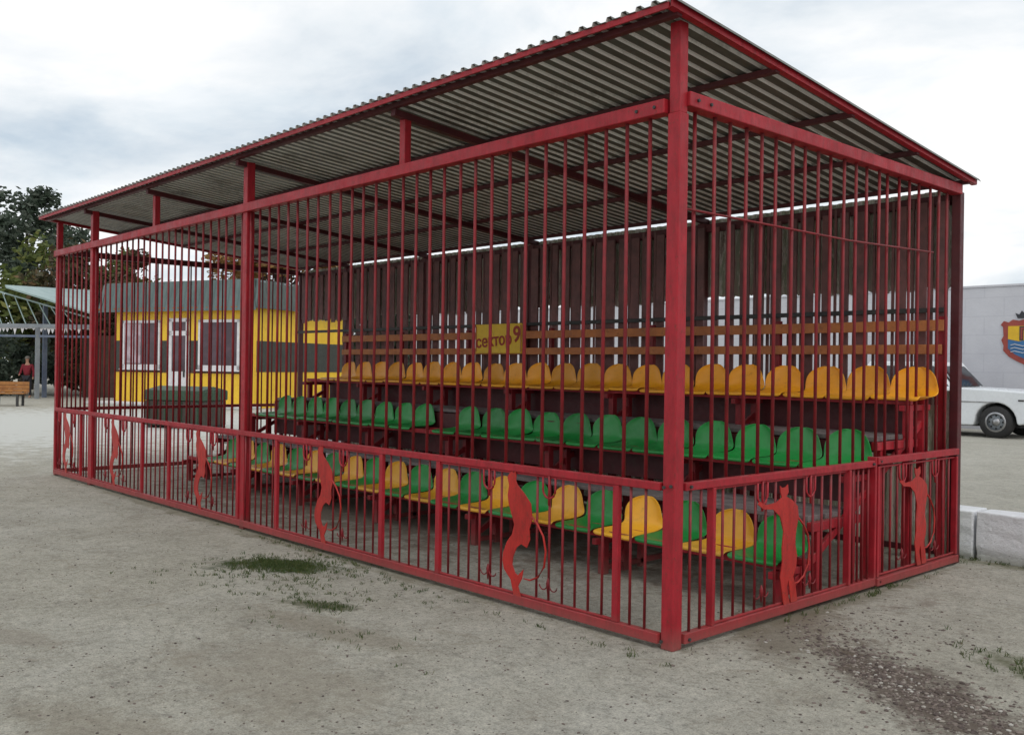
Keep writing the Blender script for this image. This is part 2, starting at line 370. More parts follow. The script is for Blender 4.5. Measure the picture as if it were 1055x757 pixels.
# corrugated roof sheet (trapezoid ribs run front to back)
def corrugated(x0,x1,y0,y1,zf,pitch=.108,h=.022,th=.002,ysteps=6,wob=.003):
    prof=[(0,0),(.40,0),(.48,1),(.74,1),(.86,0)]
    xs=[];k=0
    while x0+k*pitch<x1:
        for f,q in prof: xs.append((x0+(k+f)*pitch,q*h))
        k+=1
    mb=MB(); n=len(xs)
    for j in range(ysteps+1):
        y=y0+(y1-y0)*j/ysteps
        for x,dz in xs: mb.v.append((x,y,zf(y)+dz+wob*math.sin(x*1.7+j)))
    for j in range(ysteps):
        for i in range(n-1): mb.f.append((j*n+i,j*n+i+1,(j+1)*n+i+1,(j+1)*n+i))
    return mb
ro=corrugated(-L-.2,.12,-.24,W+.1,lambda y:zroof(y)+.006).build('roof_sheet',M['roof'],cage,fix=False)
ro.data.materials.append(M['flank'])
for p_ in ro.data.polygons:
    if p_.normal.x<-.5: p_.material_index=1  # these rib sides carry the painted light streaks
so=ro.modifiers.new('thick','SOLIDIFY'); so.thickness=.002; so.offset=1
# edge trims (painted angle iron)
for x in (.115,-L-.14):
    mb=MB(); mb.bar((x,-.22,zroof(-.22)+.0),(x,W+.08,zroof(W+.08)+.0),.014,.042); mb.bar((x-.02,-.22,zroof(-.22)-.019),(x-.02,W+.08,zroof(W+.08)-.019),.035,.006)
    part(mb,'edge_trim',M['red'])
mb=MB(); mb.bar((-L-.16,-.222,zroof(-.22)-.010),(.10,-.222,zroof(-.22)-.010),.012,.034); part(mb,'edge_trim',M['red'])
# bars
rb=random.Random(3)
def vbar(x,y,z0,z1,r=.0115,j=.0085):
    jx=rb.uniform(-j,j); jy=rb.uniform(-j,j)*.3; t=rb.uniform(-j,j)*.8
    return MB().tube([(x+jx,y+jy,z0),(x+jx+t*.6,y+jy+rb.uniform(-j,j)*.4,(z0+z1)/2),(x+jx+t,y+jy,z1)],r,8)
s=.185
while s<L-.06:
    if min(abs(s-p) for p in (5.06,9.19))>.07: part(vbar(-s,-.01,.93,2.999),'bar',M['bar'],smooth=True)
    s+=.1715
y=.165
while y<W-.08:
    part(vbar(.005,y,.93,3.036),'bar',M['bar'],smooth=True); y+=.169
part(MB().tube([(.012,.05,2.47),(.03,1.9,2.475),(.02,W-.5,2.52)],.007,6),'tie_rod',M['bar'],smooth=True)
mb=MB(); y=.18
while y<W-.08:
    b_=vbar(-L,y,.09,3.02); mb.add(b_.v,b_.f); y+=.17
part(mb,'end_grille',M['bar'],smooth=True)
part(MB().box(-L-.022,-L+.02,.037,W-.047,.885,.93),'rail',M['bar'],bevel=.004)
part(MB().box(-L-.025,-L+.025,.037,W-.047,.03,.085),'rail',M['bar'],bevel=.004)
# half-height and bottom rails
part(MB().box(-L+.037,-.052,-.055,-.012,.885,.93),'rail',M['red'],bevel=.004)
part(MB().box(-L+.037,-.052,-.060,-.010,.028,.085),'rail',M['red'],bevel=.004)
part(MB().box(.008,.052,.052,2.285,.885,.93),'rail',M['red'],bevel=.004)
part(MB().box(.004,.055,.052,2.285,.028,.085),'rail',M['red'],bevel=.004)
part(MB().box(.016,.062,2.315,W-.05,.90,.95),'rail',M['red'],bevel=.004)
part(MB().box(.016,.066,2.315,W-.05,.022,.078),'rail',M['red'],bevel=.004)
part(MB().box(-.012,.052,2.287,2.313,.03,.955),'gate_post',M['red'],bevel=.004)

DEVIL_A=[(178,80),(186,88),(195,78),(200,100),(198,122),(206,142),(240,180),(272,226),(279,300),(266,350),(270,400),(256,442),(228,430),(206,452),(190,500),(186,540),(200,578),(214,588),(240,552),(233,600),(216,640),(230,690),(195,688),(180,615),(147,572),(138,530),(141,490),(160,430),(184,390),(194,340),(180,290),(165,240),(160,200),(166,150),(158,112),(165,95)]
DEVIL_A=[((x-205)/511,.085+(688-y)/760) for x,y in DEVIL_A]
DEVIL_B=[(148,62),(158,74),(178,72),(190,60),(194,98),(182,118),(215,140),(246,175),(252,230),(240,290),(233,350),(246,420),(241,480),(226,520),(240,570),(250,648),(215,648),(206,570),(198,530),(192,570),(208,650),(176,650),(164,580),(154,510),(165,440),(162,370),(170,290),(150,212),(112,172),(62,164),(33,137),(43,124),(76,146),(130,140),(158,120),(150,95)]
DEVIL_B=[((x-195)/395*.85,.085+(650-y)/775) for x,y in DEVIL_B]
def arc(c,r,a0,a1,n=9): return [(c[0]+r*math.cos(R(a0+(a1-a0)*i/n)),c[1]+r*math.sin(R(a0+(a1-a0)*i/n))) for i in range(n+1)]
def devil_panel(tf, half, outline, flip=1, hollow=.16):
    """tf(u,v,t): u to the viewer's right along the panel, v up, t outwards"""
    fr=MB()
    for e in (-1,1):
        fr.bar(tf(e*half,.086,.003),tf(e*half,.884,.003),.046,.030)
    for v in (.094,.877): fr.bar(tf(-half-.01,v,.001),tf(half+.01,v,.001),.016,.014)
    pan=part(fr,'devil_panel',M['red'],bevel=.003)
    g=MB(); n=int(round(2*half/.115)); 
    for k in range(1,n):
        u=-half+2*half*k/n
        if abs(u*flip)<hollow*.55: continue
        j=rb.uniform(-.004,.004)
        g.tube([tf(u+j,.085,0),tf(u+j+rb.uniform(-.004,.004),.885,0)],.0085,6)
    part(g,'grille',M['bar'],pan,smooth=True)
    part(MB().plate([(u*flip,v) for u,v in outline],.006,lambda u,v,t:tf(u,v,.022+t)),'devil_figure',M['devil'],pan)
    for e in (-1,1):
        tr=MB(); c=e*.285
        tr.tube([tf(c-.055,.875,.014)]+[tf(u,v,.014) for u,v in arc((c,.80),.055,180,360)]+[tf(c+.055,.875,.014)],.007,6)
        tr.tube([tf(c,.885,.014),tf(c,.70,.014)],.008,6)
        part(tr,'trident',M['red'],pan,smooth=True)
        tr=MB()
        for f in (-1,1):
            tr.tube([tf(c,.165,.012)]+[tf(c+f*u,v,.012) for u,v in arc((.045,.20),.034,180,350)],.0042,6)
        tr.tube([tf(c,.14,.014),tf(c,.21,.014),tf(c,.245,.014)],[.004,.013,.004],6)
        part(tr,'hook_ornament',M['bar'],pan,smooth=True)
    tl=MB(); pts=[(.13,.62),(.19,.57),(.245,.50),(.268,.41),(.255,.31),(.20,.235),(.13,.205),(.07,.205)]
    tl.tube([tf(u*flip,v,.02) for u,v in pts],[.006,.007,.007,.007,.007,.007,.006,.004],6)
    part(tl,'tail',M['devil'],pan,smooth=True)
front=lambda c:(lambda u,v,t:(-c+u,-.035-t,v))
sidef=lambda c:(lambda u,v,t:(.030+t,c+u,v))
spans=[]
for c,h in ((1.215,.838),(3.575,.815),(5.93,.80),(8.28,.81),(10.0,.51)):
    devil_panel(front(c),h,DEVIL_A,1); spans.append((c-h,c+h))
devil_panel(sidef(1.12),.80,DEVIL_B,1); devil_panel(sidef(3.02),.68,DEVIL_B,1)
edges=[(.052,spans[0][0])]+[(spans[i][1],spans[i+1][0]) for i in range(4)]
for a,b in edges:
    g=MB(); n=max(2,int(round((b-a)/.115)))
    for k in range(1,n):
        u=-(a+(b-a)*k/n)
        if min(abs(-u-p) for p in (5.06,9.19))<.055: continue
        g.tube([(u,-.035,.085),(u+rb.uniform(-.005,.005),-.035,.885)],.0085,6)
    if g.v and .1<a<9 and not 4<a<5: part(g,'grille',M['bar'],smooth=True)
for x in (-.165,-.275,-9.29,-9.39,-4.47,-4.57,-4.68,-4.79,-4.90,-4.99): part(MB().tube([(x,-.035,.085),(x,-.035,.885)],.0085,6),'bar',M['bar'],smooth=True)
g=MB()
for y in (.12,.22): part(MB().tube([(.03,y,.085),(.03,y,.885)],.0085,6),'bar',M['bar'],smooth=True)
for y in (2.0,2.07,2.14,2.22): g.tube([(.03,y,.085),(.03,y,.885)],.0085,6)
part(g,'grille',M['bar'],smooth=True)
for x,y,z in ((-.02,-.058,.907),(.02,-.046,.915),(-.02,-.063,.05),(-.12,-.065,3.04),(-.25,-.065,3.04)):
    part(MB().tube([(x,y+.004,z),(x,y-.006,z)],.010,6),'bolt',M['dark_steel'])
for y,z in ((.09,.907),(.09,.05),(.10,3.075),(.22,3.075),(2.25,.907),(2.36,.92),(2.36,.05)):
    x=.056 if z<3 else .062
    part(MB().tube([(x-.01,y,z),(x+.010,y,z)],.010,6),'bolt',M['dark_steel'])
# rear wall: strips, upper and lower sheeting
g=MB(); s=.10
while s<L-.05:
    w=.052+rb.uniform(-.012,.008); g.box(-s-w,-s+w,W-.062+rb.uniform(-.006,.006),W-.042,1.30 if s<9.0 else 2.25+rb.uniform(-.03,.03),2.985+rb.uniform(0,.03)); 
    if rb.random()<.8:
        q=s+.087+rb.uniform(-.012,.012); q2=rb.uniform(.010,.018); g.box(-q-q2,-q+q2,W-.040,W-.024,1.30 if s<8.9 else 2.3,3.04)
    s+=.174
part(g,'rear_slats',M['slat'])
def vsheet(x0,x1,z0,z1,y,pitch=.10,h=.022):
    prof=[(0,0),(.35,0),(.45,1),(.8,1),(.9,0)]; mb=MB(); xs=[];k=0
    while x0+k*pitch<x1:
        for f,q in prof: xs.append((x0+(k+f)*pitch,y+q*h))
        k+=1
    for z in (z0,z1):
        for i,(x,yy) in enumerate(xs): mb.v.append((x,yy,z+ (0 if z==z1 else .02*math.sin(x*2.1)+.022*math.sin(x*41.7)*math.sin(x*17.3) )))
    n=len(xs)
    for i in range(n-1): mb.f.append((i,i+1,n+i+1,n+i))
    return mb
part(vsheet(-L+.06,-.08,2.29,3.106,W+.055),'upper_sheet',M['rear'],fix=False)
part(vsheet(-L+.06+1.1,-.08,.03,1.42,W+.055),'lower_sheet',M['rear'],fix=False)
part(MB().box(-L+.06,-.06,W-.10,W-.068,2.07,2.11),'rail',M['dark_steel'],bevel=.003)
part(MB().box(-L+.06,-.06,W-.10,W-.068,.06,.11),'rail',M['shade_red'],bevel=.003)

# ------------------------------------------------------------------ bleacher with bucket seats
stand=empty('bleacher',(0,0,0),0,'three stepped rows of green, yellow and amber plastic seats on a red steel frame','bleacher')
rows=[(1.30,.34),(2.20,.89),(3.10,1.375)]
S0=.20; P=.396
def seat_mesh():
    prof=[(-.205,-.040,.375,0),(-.212,-.012,.41,0),(-.195,.004,.412,.004),(-.10,-.012,.405,.016),(.02,-.020,.40,.020),(.10,-.008,.40,.016),(.155,.035,.41,.0),(.172,.075,.412,-.012),(.186,.13,.392,-.03),(.198,.185,.368,-.038),(.207,.230,.318,-.036),(.212,.263,.245,-.03),(.215,.283,.165,-.02),(.2165,.293,.07,-.008)]
    prof=[(y,z*.82,w*.955,c*.9) for y,z,w,c in prof]
    nu=9; mb=MB()
    for k,(y,z,w,c) in enumerate(prof):
        for i in range(nu):
            a=-1+2*i/(nu-1); e=abs(a)**3
            if k<=5: mb.v.append((a*w/2,y,z+c*e*1.6-(.012*(1-a*a) if 3<=k<=5 else 0)))
            else: mb.v.append((a*w/2,y+c*e*1.4,z))
    for k in range(len(prof)-1):
        for i in range(nu-1): a=k*nu+i; mb.f.append((a,a+1,a+nu+1,a+nu))
    me=bpy.data.meshes.new('seat'); me.from_pydata(mb.v,[],mb.f); me.update()
    for p in me.polygons: p.use_smooth=True
    return me
base=seat_mesh()
smesh={}
for k in ('green','yellow','amber'):
    me=base.copy(); me.materials.append(M[k]); smesh[k]=me
rs=random.Random(11)
def seat(x,y,z,k):
    o=bpy.data.objects.new('seat',smesh[k]); col.objects.link(o); o.parent=stand
    o.location=(x+rs.uniform(-.004,.004),y+rs.uniform(-.004,.004),z+rs.uniform(-.003,.003)); o.rotation_euler=(R(rs.uniform(-1.5,2.5)),R(rs.uniform(-.6,.6)),R(rs.uniform(-1.6,1.6)))
    m=o.modifiers.new('t','SOLIDIFY'); m.thickness=.007; m.offset=-1
    m=o.modifiers.new('s','SUBSURF'); m.levels=1; m.render_levels=1
    o['label']={'green':'green plastic bucket seat','yellow':'yellow plastic bucket seat','amber':'amber yellow plastic bucket seat'}[k]
for i in range(22):
    if i<21: seat(-(.195+i*.403),rows[0][0],rows[0][1],'green' if i%2==0 else 'yellow')
    if i!=12: seat(-(.20+i*.396),rows[1][0],rows[1][1],'green')
    seat(-(.11+i*.391),rows[2][0],rows[2][1],'amber')
XE=.0; XL=-8.95
for y,z in rows:
    MB().bar((XL,y-.13,z-.035),(XE,y-.13,z-.035),.045,.045).build('seat_rail',M['red'],stand,.003)
    MB().bar((XL,y+.11,z-.035),(XE,y+.11,z-.035),.045,.045).build('seat_rail',M['red'],stand,.003)
for y0,z in ((1.56,.55),(2.46,1.05)):
    for k in range(3):
        yy=y0+k*.21
        MB().box(XL-.0,XE-.05+rs.uniform(-.03,.02),yy,yy+.19,z,z+.035).build('footboard',M['board'],stand,.004)
frames=[.03,1.55,3.05,4.55,6.05,7.5,8.9]
for i,s in enumerate(frames):
    x=-s; f=MB()
    for y,z in rows:
        f.box(x-.03,x+.03,y-.16,y-.10,0,z-.06); f.box(x-.028,x+.028,y+.08,y+.14,0,z-.06)
        f.box(x-.022,x+.022,y-.24,y+.22,z-.105,z-.06)
    for y0,z in ((1.53,.55),(2.43,1.05)):
        f.box(x-.024,x+.024,y0+.0,y0+.66,z-.062,z-.002)
        f.box(x-.02,x+.02,y0+.06,y0+.11,0,z-.064)
    f.bar((x,1.15,.05),(x,3.45,.05),.04,.04)
    f.bar((x,1.22,.12),(x,3.22,1.18),.03,.05)
    f.box(x-.025,x+.025,3.562,3.615,0,2.03)
    f.build('support_frame',M['red'] if i==0 else M['bar'],stand,.003)
MB().box(-8.95,-.0,3.535,3.56,1.91,2.00).build('back_plank',M['plank'],stand,.004)
MB().box(-8.95,-.02,3.535,3.56,1.72,1.80).build('back_plank',M['plank'],stand,.004)
MB().box(-8.9,-.1,2.40,2.415,.59,1.04).build('shade_board',M['shade_red'],stand)  # added dark boards standing in for the shade under the seats
MB().box(-8.9,-.1,3.30,3.315,.9,1.32).build('shade_board',M['shade_red'],stand)

# yellow sign hung on the planks
def text_mesh(body,size,mat,name,parent,loc,rot,ext=.003,bold=0):
    cu=bpy.data.curves.new(name,'FONT'); cu.body=body; cu.size=size; cu.extrude=ext; cu.offset=bold; cu.align_x='CENTER'; cu.align_y='CENTER'
    t=bpy.data.objects.new('tmp',cu); col.objects.link(t); dg=bpy.context.evaluated_depsgraph_get(); dg.update()
    me=bpy.data.meshes.new_from_object(t.evaluated_get(dg)); bpy.data.objects.remove(t)
    me.materials.clear(); me.materials.append(mat)
    o=bpy.data.objects.new(name,me); col.objects.link(o); o.parent=parent; o.location=loc; o.rotation_euler=rot; return o
sg=empty('sector_sign',(-5.39,3.51,1.735),0,'small yellow board with red lettering hung on the back planks','sign')
MB().box(-.42,.42,-.009,.009,0,.36).build('board',M['sign'],sg,.004)
text_mesh('сектор',.20,M['sign_red'],'lettering',sg,(-.08,-.013,.15),(R(90),R(-4),0),.002,.004)
text_mesh('9',.27,M['sign_red'],'numeral',sg,(.34,-.013,.22),(R(90),0,0),.002,.005)
for x in (-.409,.409): MB().box(x-.009,x+.009,-.013,-.0095,.02,.34).build('edging',M['plank'],sg)

# ------------------------------------------------------------------ whitewashed blocks
rk=random.Random(5)
def block(x0,x1,label):
    bm=bmesh.new(); bmesh.ops.create_cube(bm,size=1); bmesh.ops.subdivide_edges(bm,edges=bm.edges,cuts=5,use_grid_fill=True)
    for v in bm.verts:
        v.co.x*= (x1-x0); v.co.y*=.30; v.co.z*=.42
        v.co+=Vector((rk.uniform(-.003,.003),rk.uniform(-.009,.009),rk.uniform(-.006,.006)))
    me=bpy.data.meshes.new('concrete_block'); bm.to_mesh(me); bm.free(); me.materials.append(M['whitewash'])
    o=bpy.data.objects.new('concrete_block',me); col.objects.link(o); o.location=((x0+x1)/2,4.17,.195)
    m=o.modifiers.new('b','BEVEL'); m.width=.012; m.segments=2; m.limit_method='ANGLE'; m.angle_limit=R(50)
    tag(o,label,'concrete block','whitewashed blocks along the raised ground')
block(.085,2.35,'rough whitewashed concrete block at the right edge, right of the dark joint')
block(-1.95,.06,'whitewashed concrete block touching the rear corner post of the cage')
for x0,x1 in ((-4.1,-1.98),(-6.25,-4.13),(-8.4,-6.28),(-10.5,-8.43)):
    block(x0,x1,'whitewashed concrete block in the row behind the cage')
block(2.38,4.5,'whitewashed concrete block beyond the right edge of view'); block(4.53,6.7,'whitewashed concrete block beyond the right edge of view')

# ------------------------------------------------------------------ white wall with crest
YW=17.0
wl=MB().box(-25.0,16,YW,YW+.3,-.1,3.42).build('boundary_wall',M['plaster'],None,.01)
tag(wl,'long white painted wall behind the stand and the parked car','wall')
MB().box(-25.05,16.05,YW-.02,YW+.32,3.42,3.47).build('coping',M['plaster'],wl,.008)
cr=empty('crest',(-3.93,YW-.012,2.29),0,'painted shield crest with red border, yellow top and blue base on the white wall','crest')
def shield(w,h,n=10):
    pts=[(-w,h*.45),(-w,-.1*h)]
    for i in range(n+1):
        a=i/n; pts.append((-w+w*a, -.1*h-.9*h*(a**.75)*.55 if a<1 else -.62*h))
    r=[(-x,y) for x,y in reversed(pts) if x<-1e-6]
    return pts+r
def facing(k): return lambda u,v,t:(u,-k-t,v)
outer=[(-.60,.34),(-.66,.40),(-.58,.50),(-.46,.46),(-.36,.53),(-.2,.50),(0,.56),(.2,.50),(.36,.53),(.46,.46),(.58,.50),(.66,.40),(.60,.34),(.585,.1),(.64,0),(.58,-.15),(.59,-.28),(.45,-.44),(.25,-.56),(0,-.68),(-.25,-.56),(-.45,-.44),(-.59,-.28),(-.58,-.15),(-.64,0),(-.585,.1)]
MB().plate(outer,.006,facing(.003)).build('border',M['c_red'],cr)
up=[(-.47,.36),(-.47,.02),(-.2,-.04),(.0,.0),(.2,-.04),(.47,.02),(.47,.36)]
MB().plate(up,.004,facing(.010)).build('yellow_field',M['c_yellow'],cr)
lo=[(-.47,.014),(-.47,-.23),(-.30,-.38),(0,-.53),(.30,-.38),(.47,-.23),(.47,.014),(.2,-.046),(0,-.006),(-.2,-.046)]
MB().plate(lo,.004,facing(.010)).build('blue_field',M['c_blue'],cr)
w_=MB()
for k in range(3):
    w_.tube([(-.40+.1*i,-.016,-.14-.09*k+.025*math.sin(i*1.6)) for i in range(9-2*k)],.012,6)
w_.build('wave_line',M['plaster'],cr)
text_mesh('П',.42,M['c_dark'],'letter',cr,(-.04,-.016,.14),(R(90),0,0),.002,.03)
text_mesh('П',.40,M['c_red'],'letter',cr,(-.04,-.021,.14),(R(90),0,0),.002,.006)
cw=[(-.24,.56),(-.30,.70),(-.20,.66),(-.14,.76),(-.06,.68),(0,.80),(.06,.68),(.14,.76),(.20,.66),(.30,.70),(.24,.56)]
MB().plate(cw,.006,facing(.004)).build('crown',M['c_dark'],cr)

cr.scale=(.80,.9,.80)
# ------------------------------------------------------------------ old white saloon car
def make_car():
    car=empty('parked_car',(-3.57,14.33,.37),0,'white old boxy car parked in front of the white wall, front wheel showing','car')
    # local: x forward (front axle at 0), y 0 at wheel plane facing viewer, z from ground
    WB=2.42; wr=.30; ar=.375
    lower=[(.60,.30),(.62,.42),(.62,.62),(.61,.84),(.59,.87)]       # front
    lower+=[(.0,.905),(-.70,.93),(-1.0,.93),(-2.3,.93),(-2.55,.93),(-3.25,.86),(-3.30,.62),(-3.30,.40),(-3.2,.30)]
    def archpts(cx): return [(cx+ar*math.cos(R(a)),.29+ar*math.sin(R(a))) for a in range(178,0,-16)]
    under=[(-WB-ar-.02,.26)]+archpts(-WB)+[(-WB+ar+.02,.22),(-ar-.02,.22)]+archpts(0)+[(ar+.02,.26)]
    outl=lower+under
    MB().plate(outl,1.56,lambda u,v,t:(u,.78+t,v)).build('body',M['car'],car,.03)
    MB().box(.12-3.0,.35,.25,1.3,.2,.62).build('underbody',M['black'],car)
    # greenhouse (tapered)
    g=[(-.80,.92,-.0),(-1.14,1.42,0),(-2.55,1.43,0),(-2.85,.91,0)]
    mb=MB()
    for y0,y1 in ((.05,1.51),):
        vs=[]
        for (x,z,_) in g: 
            t=.13*(z-.9)/.5; vs+= [(x,y0+t,z),(x,y1-t,z)]
        mb.add(vs,[(0,2,3,1),(2,4,5,3),(4,6,7,5),(0,6,4,2),(1,3,5,7),(0,1,7,6)])
    mb.build('cabin',M['car'],car,.03)
    def sidequad(pts,name,off):
        vs=[]
        for x,z in pts: vs.append((x,.05+.13*(z-.9)/.5-off,z))
        MB().add(vs,[tuple(range(len(vs)))]).build(name,M['car_glass'],car)
    sidequad([(-.88,.95),(-1.22,1.34),(-1.66,1.345),(-1.66,.95)],'side_window',.006)
    sidequad([(-1.70,.95),(-1.70,1.335),(-2.30,1.34),(-2.62,1.05),(-2.62,.95)],'side_window',.006)
    ws=MB().add([(-.76,.16,.94),(-.76,1.40,.94),(-1.125,1.30,1.36),(-1.125,.26,1.36)],[(0,1,2,3)]).build('windscreen',M['car_glass'],car)
    ws.location=(.012,0,.012)
    MB().tube([(-.75,.08,.92),(-.95,.12,1.14),(-1.17,.18,1.39)],.018,6).build('window_pillar',M['black'],car)
    for cx in (0,-WB):
        for yy,sgn in ((.02,1),(1.54,-1)):
            tw=empty('wheel',(cx,yy,wr),0); tw.parent=car
            def ring(r0,r1,ya,yb,mat,nm,n=28):
                mb=MB()
                prof=[(r0,ya),(r1*.97,ya),(r1,ya+sgn*.02),(r1,yb),(r0,yb)]
                for r,y in prof:
                    for k in range(n): mb.v.append((r*math.cos(2*math.pi*k/n),y,r*math.sin(2*math.pi*k/n)))
                for q in range(len(prof)-1):
                    for k in range(n): mb.f.append((q*n+k,q*n+(k+1)%n,(q+1)*n+(k+1)%n,(q+1)*n+k))
                return mb.build(nm,mat,tw,smooth=True)
            ring(.185,.30,0,sgn*.17,M['black'],'tyre')
            ring(.05,.185,sgn*.035,sgn*.10,M['grey_metal'],'rim')
            ring(.155,.192,-sgn*.004,sgn*.05,M['chrome'],'rim_ring')
            ring(.0,.075,sgn*.015,sgn*.04,M['chrome'],'hub_cap')
            hb=MB()
            for k in range(8):
                a=2*math.pi*k/8; hb.tube([(.12*math.cos(a),sgn*.033,.12*math.sin(a)),(.12*math.cos(a),sgn*.06,.12*math.sin(a))],.02,8)
            hb.build('rim_hole',M['black'],tw)
    MB().box(.60,.70,.0,1.56,.40,.52).build('bumper',M['black'],car,.02)
    MB().box(.595,.632,.10,.42,.60,.76).build('headlight',M['pale_glass'],car,.015)
    MB().box(.595,.632,1.14,1.46,.60,.76).build('headlight',M['pale_glass'],car,.015)
    MB().box(.40,.50,-.012,.01,.70,.73).build('indicator',M['dark_steel'],car,.004)
    MB().box(-2.2,.0,-.006,.004,.655,.675).build('side_trim',M['chrome'],car)
    MB().box(-1.70,-1.66,-.004,.003,.3,.9).box(-.66,-.645,-.004,.003,.3,.88).build('door_gap',M['black'],car)
    MB().box(-1.55,-1.40,-.03,.0,.79,.815).build('door_handle',M['chrome'],car,.005)
make_car()

# ------------------------------------------------------------------ kiosk
def make_kiosk():
    kp=site(-8.99,33,0); ang=math.atan2(RGT.y,RGT.x)
    # local x along the front towards its left end is negative; y goes back
    k=empty('kiosk',(kp.x,kp.y,0),ang-R(25),'yellow kiosk with dark band, white framed windows and grey teal metal fascia','kiosk')
    Wd=6.6; D=5.4
    MB().box(-Wd,0,0,D,.0,3.52).build('wall',M['k_yellow'],k)
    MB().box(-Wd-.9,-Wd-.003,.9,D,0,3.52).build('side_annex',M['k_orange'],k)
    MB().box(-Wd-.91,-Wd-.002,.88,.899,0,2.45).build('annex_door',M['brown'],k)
    MB().box(-Wd-.003,.006,-.012,-.001,1.28,2.37).box(.001,.014,-.012,D,1.28,2.37).build('band',M['k_band'],k)
    MB().box(-Wd-.003,.006,-.018,-.001,1.20,1.275).build('band_trim',M['brown'],k)
    MB().box(-.10,.02,-.022,.10,.05,3.5).build('corner_trim',M['k_yellow'],k)
    def fascia(pts,mat,name,z0,z1,lean):
        mb=MB(); pitch=.22
        for (a,b) in zip(pts[:-1],pts[1:]):
            a=Vector(a); b=Vector(b); d=(b-a); ln=d.length; d/=ln; nrm=Vector((d.y,-d.x))
            n=int(ln/pitch)*4; row=[]
            for i in range(n+1):
                o=(0,0,.035,.035)[i%4]; p=a+d*(ln*i/n)+nrm*o
                row.append((p,nrm))
            st=len(mb.v)
            for p,q in row: mb.v.append((p.x,p.y,z0)); 
            for p,q in row: mb.v.append((p.x-q.x*lean,p.y-q.y*lean,z1))
            for i in range(n): mb.f.append((st+i,st+i+1,st+n+2+i,st+n+1+i))
        return mb.build(name,mat,k,fix=False)
    e=.30
    fascia([(-Wd-1.3,.3),(-Wd-.5,-e),(e,-e)],M['k_fascia'],'fascia',3.42,4.52,.22)
    fascia([(e,-e),(e,D+e)],M['k_shade_fascia'],'fascia',3.50,4.50,.22)
    MB().box(-Wd-.6,e-.2,-e+.25,D+e,4.42,4.48).build('roof',M['grey_metal'],k)
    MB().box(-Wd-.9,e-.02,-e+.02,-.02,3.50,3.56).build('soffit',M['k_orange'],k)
    def window(x0,x1,z0,z1,pale):
        w=MB(); t=.10
        w.box(x0,x1,-.06,-.02,z1-t,z1).box(x0,x1,-.06,-.02,z0,z0+t*1.6).box(x0,x0+t*1.4,-.06,-.02,z0,z1).box(x1-t,x1,-.06,-.02,z0,z1)
        f=w.build('window',M['white_metal'],k)
        MB().box(x0+.1,x1-.05,-.04,-.021,z0+.1,z1-.05).build('pane',M['glass'],f)
        if pale: MB().box(x0+.15,x0+(x1-x0)*.5,-.045,-.041,z0+.2,z1-.12).build('pale_panel',M['pale_glass'],f)  # paler area over the left half of the pane
        MB().box(x0-.05,x1+.05,-.12,-.02,z0-.05,z0).build('sill',M['white_metal'],f)
    window(-6.25,-4.35,1.33,3.12,True); window(-2.50,-.62,1.33,3.12,False)
    d=MB().box(-3.9,-3.75,-.07,-.02,.1,3.15).box(-3.08,-2.95,-.07,-.02,.1,3.15).box(-3.9,-2.95,-.07,-.02,2.55,2.72).box(-3.9,-2.95,-.07,-.02,3.05,3.18).box(-3.75,-3.08,-.055,-.02,.1,1.25).build('door',M['white_metal'],k)
    MB().box(-3.74,-3.09,-.04,-.021,1.25,2.55).build('pane',M['glass'],d)
    MB().box(-3.74,-3.09,-.04,-.021,2.72,3.05).build('pane',M['glass'],d)
    MB().box(-3.16,-3.11,-.10,-.056,1.05,1.3).build('handle',M['dark_steel'],d)
    MB().box(-Wd-.2,.4,-1.2,-.05,0,.1).build('step',M['whitewash'],k)
make_kiosk()

# green metal container between kiosk and cage
p=site(-7.9,23,0); bn=empty('waste_container',(p.x,p.y,0),math.atan2(RGT.y,RGT.x)-R(18),'low dark green metal container with brown front before the kiosk','container')
bn.scale=(.86,1,1)
MB().box(-.92,.92,-.5,.5,.06,.66).build('bin_body',M['bin_brown'],bn,.02)
MB().box(-.95,.95,-.53,.53,.665,.90).build('bin_rim',M['bin_green'],bn,.02)
MB().add([(-.94,-.52,.903),(.94,-.52,.903),(.94,.52,.903),(-.94,.52,.903),(-.90,0,1.0),(.90,0,1.0)],[(0,1,5,4),(2,3,4,5),(1,2,5),(3,0,4),(3,2,1,0)]).build('lid',M['bin_green'],bn)
for x in (-.8,.8): MB().box(x-.06,x+.06,-.45,.45,0,.06).build('foot',M['dark_steel'],bn)
r_=MB()
for i in range(7): r_.box(-.8+i*.266,-.76+i*.266,-.525,-.5,.1,.64)
r_.build('rib',M['bin_green'],bn)

